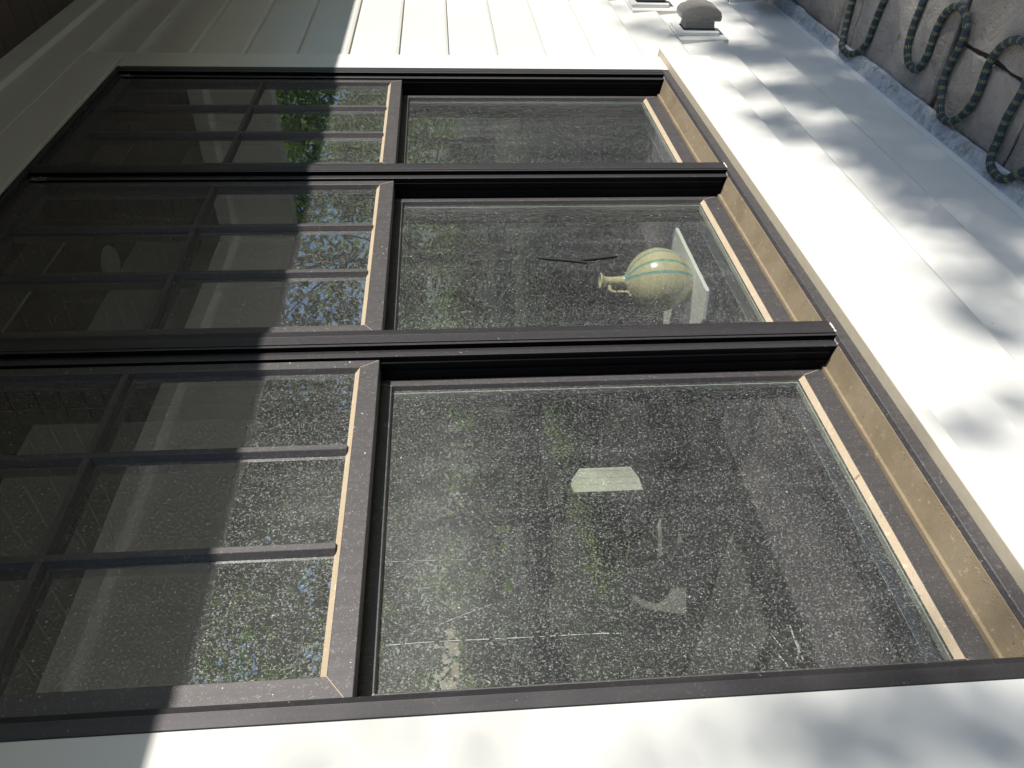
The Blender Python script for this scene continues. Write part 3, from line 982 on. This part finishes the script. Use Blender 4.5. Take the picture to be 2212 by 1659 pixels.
hose = bpy.data.objects.new('garden_hose', me); col.objects.link(hose)
tag(hose, 'navy woven hose with yellow dashes snaking over the flagstones', 'hose')

# black plastic pot at the far end of the stones
pot = thing('plant_pot', 'black glossy plastic pot standing on the stones beside the flashing', 'pot', (3.53, -.20, GZ))
pb = MB()
lathe(pb, [(.001, 0), (.095, 0), (.102, .01), (.128, .15), (.140, .152), (.141, .168), (.132, .169), (.124, .155), (.10, .13), (.001, .128)], 40, 3.53, -.20, GZ)
pb.build('body', BLACKPOT, pot, smooth=True)

# fallen dry leaves
LEAFDRY = m_plain('dry_leaf', (.33, .27, .15), .8)
def dry(x, y, a, s, label):
    mb = MB()
    pts = [(-1, 0, .1), (-.5, .28, .25), (0, .33, .1), (.6, .2, .25), (1, 0, .5), (.6, -.2, .2), (0, -.33, .05), (-.5, -.28, .15)]
    ca, sa = math.cos(a), math.sin(a)
    top = [(x + s * (p[0] * ca - p[1] * sa), y + s * (p[0] * sa + p[1] * ca), GZ + .004 + s * p[2] * .6) for p in pts]
    o = mb.add(top + [(x, y, GZ + .003)], [(i, (i + 1) % 8, 8) for i in range(8)]).build('dry_leaf', LEAFDRY)
    sd = o.modifiers.new('t', 'SOLIDIFY'); sd.thickness = .0006
    tag(o, label, 'leaf', 'dry leaves on the stones')
dry(2.60, -.155, 1.2, .012, 'small dry leaf on the stone inside the far hose loop')
dry(2.03, -.085, .9, .010, 'small dry leaf on the stone between the two nearer hose loops')
dry(2.33, -.045, .3, .008, 'small dark dry leaf beside the flashing next to the stone joint')

# ------------------------------------------------------------------ trees, shrubs
def leaves_mesh(name, clumps, m, parent=None, seed=0, size=(.05, .09)):
    rg = random.Random(seed)
    vs = []; fs = []
    for (cx, cy, cz, rx, ry, rz, n) in clumps:
        for _ in range(n):
            while True:
                a, b, c = rg.gauss(0, .5), rg.gauss(0, .5), rg.gauss(0, .5)
                if a * a + b * b + c * c < 1.3: break
            p = Vector((cx + a * rx, cy + b * ry, cz + c * rz))
            s = rg.uniform(*size)
            d = Vector((rg.uniform(-1, 1), rg.uniform(-1, 1), rg.uniform(-1, .6))).normalized()
            e = d.cross(Vector((rg.uniform(-1, 1), rg.uniform(-1, 1), rg.uniform(-1, 1)))).normalized()
            q = d.cross(e) * s * .12
            o = len(vs)
            vs += [tuple(p - d * s), tuple(p + e * s * .5 + q), tuple(p + d * s), tuple(p - e * s * .5 + q), tuple(p - q * .8)]
            fs += [(o, o + 1, o + 4), (o + 1, o + 2, o + 4), (o + 2, o + 3, o + 4), (o + 3, o, o + 4)]
    me = bpy.data.meshes.new(name)
    me.from_pydata(vs, [], fs)
    me.materials.append(m)
    ob = bpy.data.objects.new(name, me); col.objects.link(ob)
    if parent is not None:
        ob.parent = parent
        ob.matrix_parent_inverse = Matrix.Translation(-parent.location)
    return ob

def limb(mb, a, b_, r0, r1, seed=0):
    rg = random.Random(seed)
    P = [a.lerp(b_, t) + Vector((rg.uniform(-1, 1), rg.uniform(-1, 1), rg.uniform(-.3, .3))) * (b_ - a).length * .04 * (1 if 0 < t < 1 else 0) for t in (0, .25, .5, .75, 1)]
    P = catmull(P, 3); n = len(P)
    v, f, _ = tube(P, lambda k, L: r0 + (r1 - r0) * k / (n - 1), 8)
    mb.add(v, f)

def tree(x, y, h, r, seed, m, label, n=60, per=80, size=(.07, .13), zlow=.22):
    n = int(n * (1.15 if seed in (12, 13, 14) else 1.8))
    rg = random.Random(seed)
    t = thing('tree', label, 'tree', (x, y, -.09), 'trees across the garden')
    tr = MB()
    top = Vector((x + rg.uniform(-.3, .3), y, h * .8))
    limb(tr, Vector((x, y, -.1)), top, .13, .03, seed)
    cl = []
    for k in range(n):
        a = rg.uniform(0, 6.28); zf = rg.uniform(zlow, 1)
        rr = r * math.sqrt(max(.05, 1 - ((zf - .6) / .5) ** 2)) * rg.uniform(.35, 1)
        c = Vector((x + math.cos(a) * rr, y + math.sin(a) * rr * .8, h * zf))
        s = rg.uniform(.35, .75) * r * .33
        cl.append((c.x, c.y, c.z, s * 1.3, s * 1.2, s * .8, int(per * rg.uniform(.6, 1.4))))
        if k % 7 == 0:
            base = Vector((x, y, h * max(.2, zf - .3)))
            limb(tr, base, c, .035, .008, seed + k)
    tr.build('trunk', BARK, t, smooth=True)
    leaves_mesh('crown', cl, m, t, seed, size)
    return t
tree(7.1, -7.6, 6.6, 2.1, 11, LEAF, 'dark leafy tree mirrored in the nearest window pane', 64, 70)
tree(10.2, -8.6, 7.6, 2.7, 12, LEAF2, 'tall tree with sky gaps mirrored in the lower row of near panes', 70, 70)
tree(15.0, -8.0, 7.0, 2.9, 13, LEAF, 'spreading tree mirrored in the middle window', 70, 70)
tree(20.8, -7.8, 7.8, 3.1, 14, LEAF2, 'bright green tree mirrored in the farthest window panes', 80, 75)
tree(27.5, -8.8, 8.6, 3.3, 15, LEAF, 'farthest tall tree mirrored beside the mullion', 80, 70)
tree(34.5, -9.5, 9.0, 3.5, 16, LEAF2, 'distant crown mirrored in the last pane before the wall', 80, 70)

tree(8.2, -11.8, 7.4, 3.0, 17, LEAF, 'dark rounded tree mirrored behind the nearest pane reflections', 70, 70)
tree(12.8, -12.2, 8.0, 3.0, 18, LEAF, 'dark full tree standing behind the tall one with sky gaps', 70, 70)
# the shade tree: boughs hang between the sun and the foot of the wall
def wallpt(px, py):
    d = fwd * 1661 + right * (px - 1106) + down * (py - 829.5)
    return CAM + d * (.91 / d.y)
blobs = [  # photo position of a shadow's middle (2212 px wide), radius along the wall, radius up, leaf amount
    (1700, 60, .30, .10, 150), (1760, 125, .30, .08, 130), (1640, 112, .16, .07, 70), (1835, 200, .30, .07, 130), (1740, 200, .14, .05, 55), (1560, 95, .12, .06, 45),
    (1660, 190, .10, .04, 22), (1700, 268, .12, .05, 40), (1620, 20, .25, .08, 80), (1400, 48, .10, .06, 24), (1465, 75, .09, .06, 26), (1370, 12, .07, .05, 9),
    (1900, 330, .16, .06, 90), (1970, 395, .15, .06, 80), (2060, 480, .11, .06, 55), (1830, 285, .10, .04, 24),  
     (2090, 610, .08, .05, 26), (2150, 690, .07, .05, 34),  (2165, 560, .09, .05, 40), 
    (2095, 935, .05, .035, 14), (2160, 870, .05, .04, 7), 
    (2137, 1560, .040, .10, 30), (2190, 1640, .04, .10, 24), (1906, 1600, .03, .06, 11), (1721, 1600, .025, .05, 8), (1780, 1500, .02, .05, 5), (2000, 1480, .02, .05, 8),
    (2101, 1296, .035, .03, 9), (1680, 20, .3, .1, 90), (1880, 180, .25, .06, 80), (1950, 260, .25, .06, 90), (2040, 330, .25, .06, 90), (2130, 400, .25, .06, 90),
]
DS = 11.0
shade = thing('tree', 'leafy shade tree whose boughs dapple the foot of the wall', 'tree', (-1.5, -DS - .3, -.09))
cl = []
stm = MB()
rg = random.Random(77)
limb(stm, Vector((-1.5, -DS - .3, -.1)), Vector((-1.4, -DS, 6.2)), .24, .07, 5)
for k, (px, py, rx, rz, n) in enumerate(blobs):
    p = wallpt(px, py)
    dd = DS + rg.uniform(-1.0, 1.0)
    c = Vector((p.x + SDX * dd, -dd, p.z + TAN * dd))
    cl.append((c.x, c.y, c.z, rx * 1.15, .35, rz * 1.1, int(n * (1.7 if py < 420 and px > 1480 else 1.0))))
# under-storey of the same crown, keeps the stones near the hose in shade
for k in range(110):
    x = rg.uniform(-1.5, 5.0); zz = rg.uniform(-.72, .10)
    if x < 1.7 or (x < 3.8 and zz < -.26 and (x * 7) % 1 > .22): continue
    dd = DS + rg.uniform(-1, 1)
    cl.append((x, -dd, zz + TAN * dd, .22, .35, .12, 60))
for k in range(12):
    dd = DS + rg.uniform(-.5, .5); zz = .85 + k * .085
    cl.append((.385 + SDX * dd, -dd, zz + TAN * dd, .10, .3, .07, 4))
for k in range(9):
    a = Vector((-1.45, -DS - .1, 1.4 + k * .35)); b_ = Vector((.6 + k * .5, -DS - rg.uniform(-.6, .8), 3.5 + rg.uniform(0, .7)))
    limb(stm, a, b_, .045, .008, 90 + k)
stm.build('trunk', BARK, shade, smooth=True)
leaves_mesh('crown', cl, LEAF, shade, 9, (.035, .06))

hg = []
rg = random.Random(314)
for k in range(230):
    x = -20 + k * .42
    hg.append((x, -24 + rg.uniform(-1.5, 1.5), rg.uniform(.6, 4.2), .8, .7, .9, 48))
for k in range(90):
    hg.append((3.5 + k * .33, -13.5 + rg.uniform(-.6, .6), rg.uniform(.25, 1.5), .5, .4, .4, 70))
hedge = leaves_mesh('far_hedge', hg, LEAF, None, 55, (.14, .26))
tag(hedge, None, None, kind='stuff')

def shrub(x, y, r, h, seed, label):
    rg = random.Random(seed)
    t = thing('shrub', label, 'shrub', (x, y, -.09), 'low shrubs in the garden bed')
    st = MB(); cl = []
    for k in range(14):
        a = rg.uniform(0, 6.28); rr = r * rg.uniform(.1, .8)
        c = Vector((x + math.cos(a) * rr, y + math.sin(a) * rr * .6, h * rg.uniform(.35, .85)))
        cl.append((c.x, c.y, c.z, r * .4, r * .3, h * .25, 90))
        limb(st, Vector((x, y, -.09)), c, .012, .004, seed + k)
    st.build('stem', BARK, t, smooth=True)
    leaves_mesh('foliage', cl, LEAF2 if seed % 2 else LEAF, t, seed, (.025, .05))
shrub(.6, -3.9, .55, .5, 21, 'low dark shrub in the dark bed nearest the camera')
shrub(2.2, -4.2, .6, .55, 22, 'dark shrub between the nearest and the bright shrub')
shrub(3.9, -3.9, .6, .5, 23, 'bright shrub in the middle of the dark bed')
shrub(5.6, -4.2, .6, .55, 24, 'dark shrub just beyond the bright shrub')
shrub(7.4, -4.0, .65, .5, 25, 'bright shrub at the far end of the dark bed')
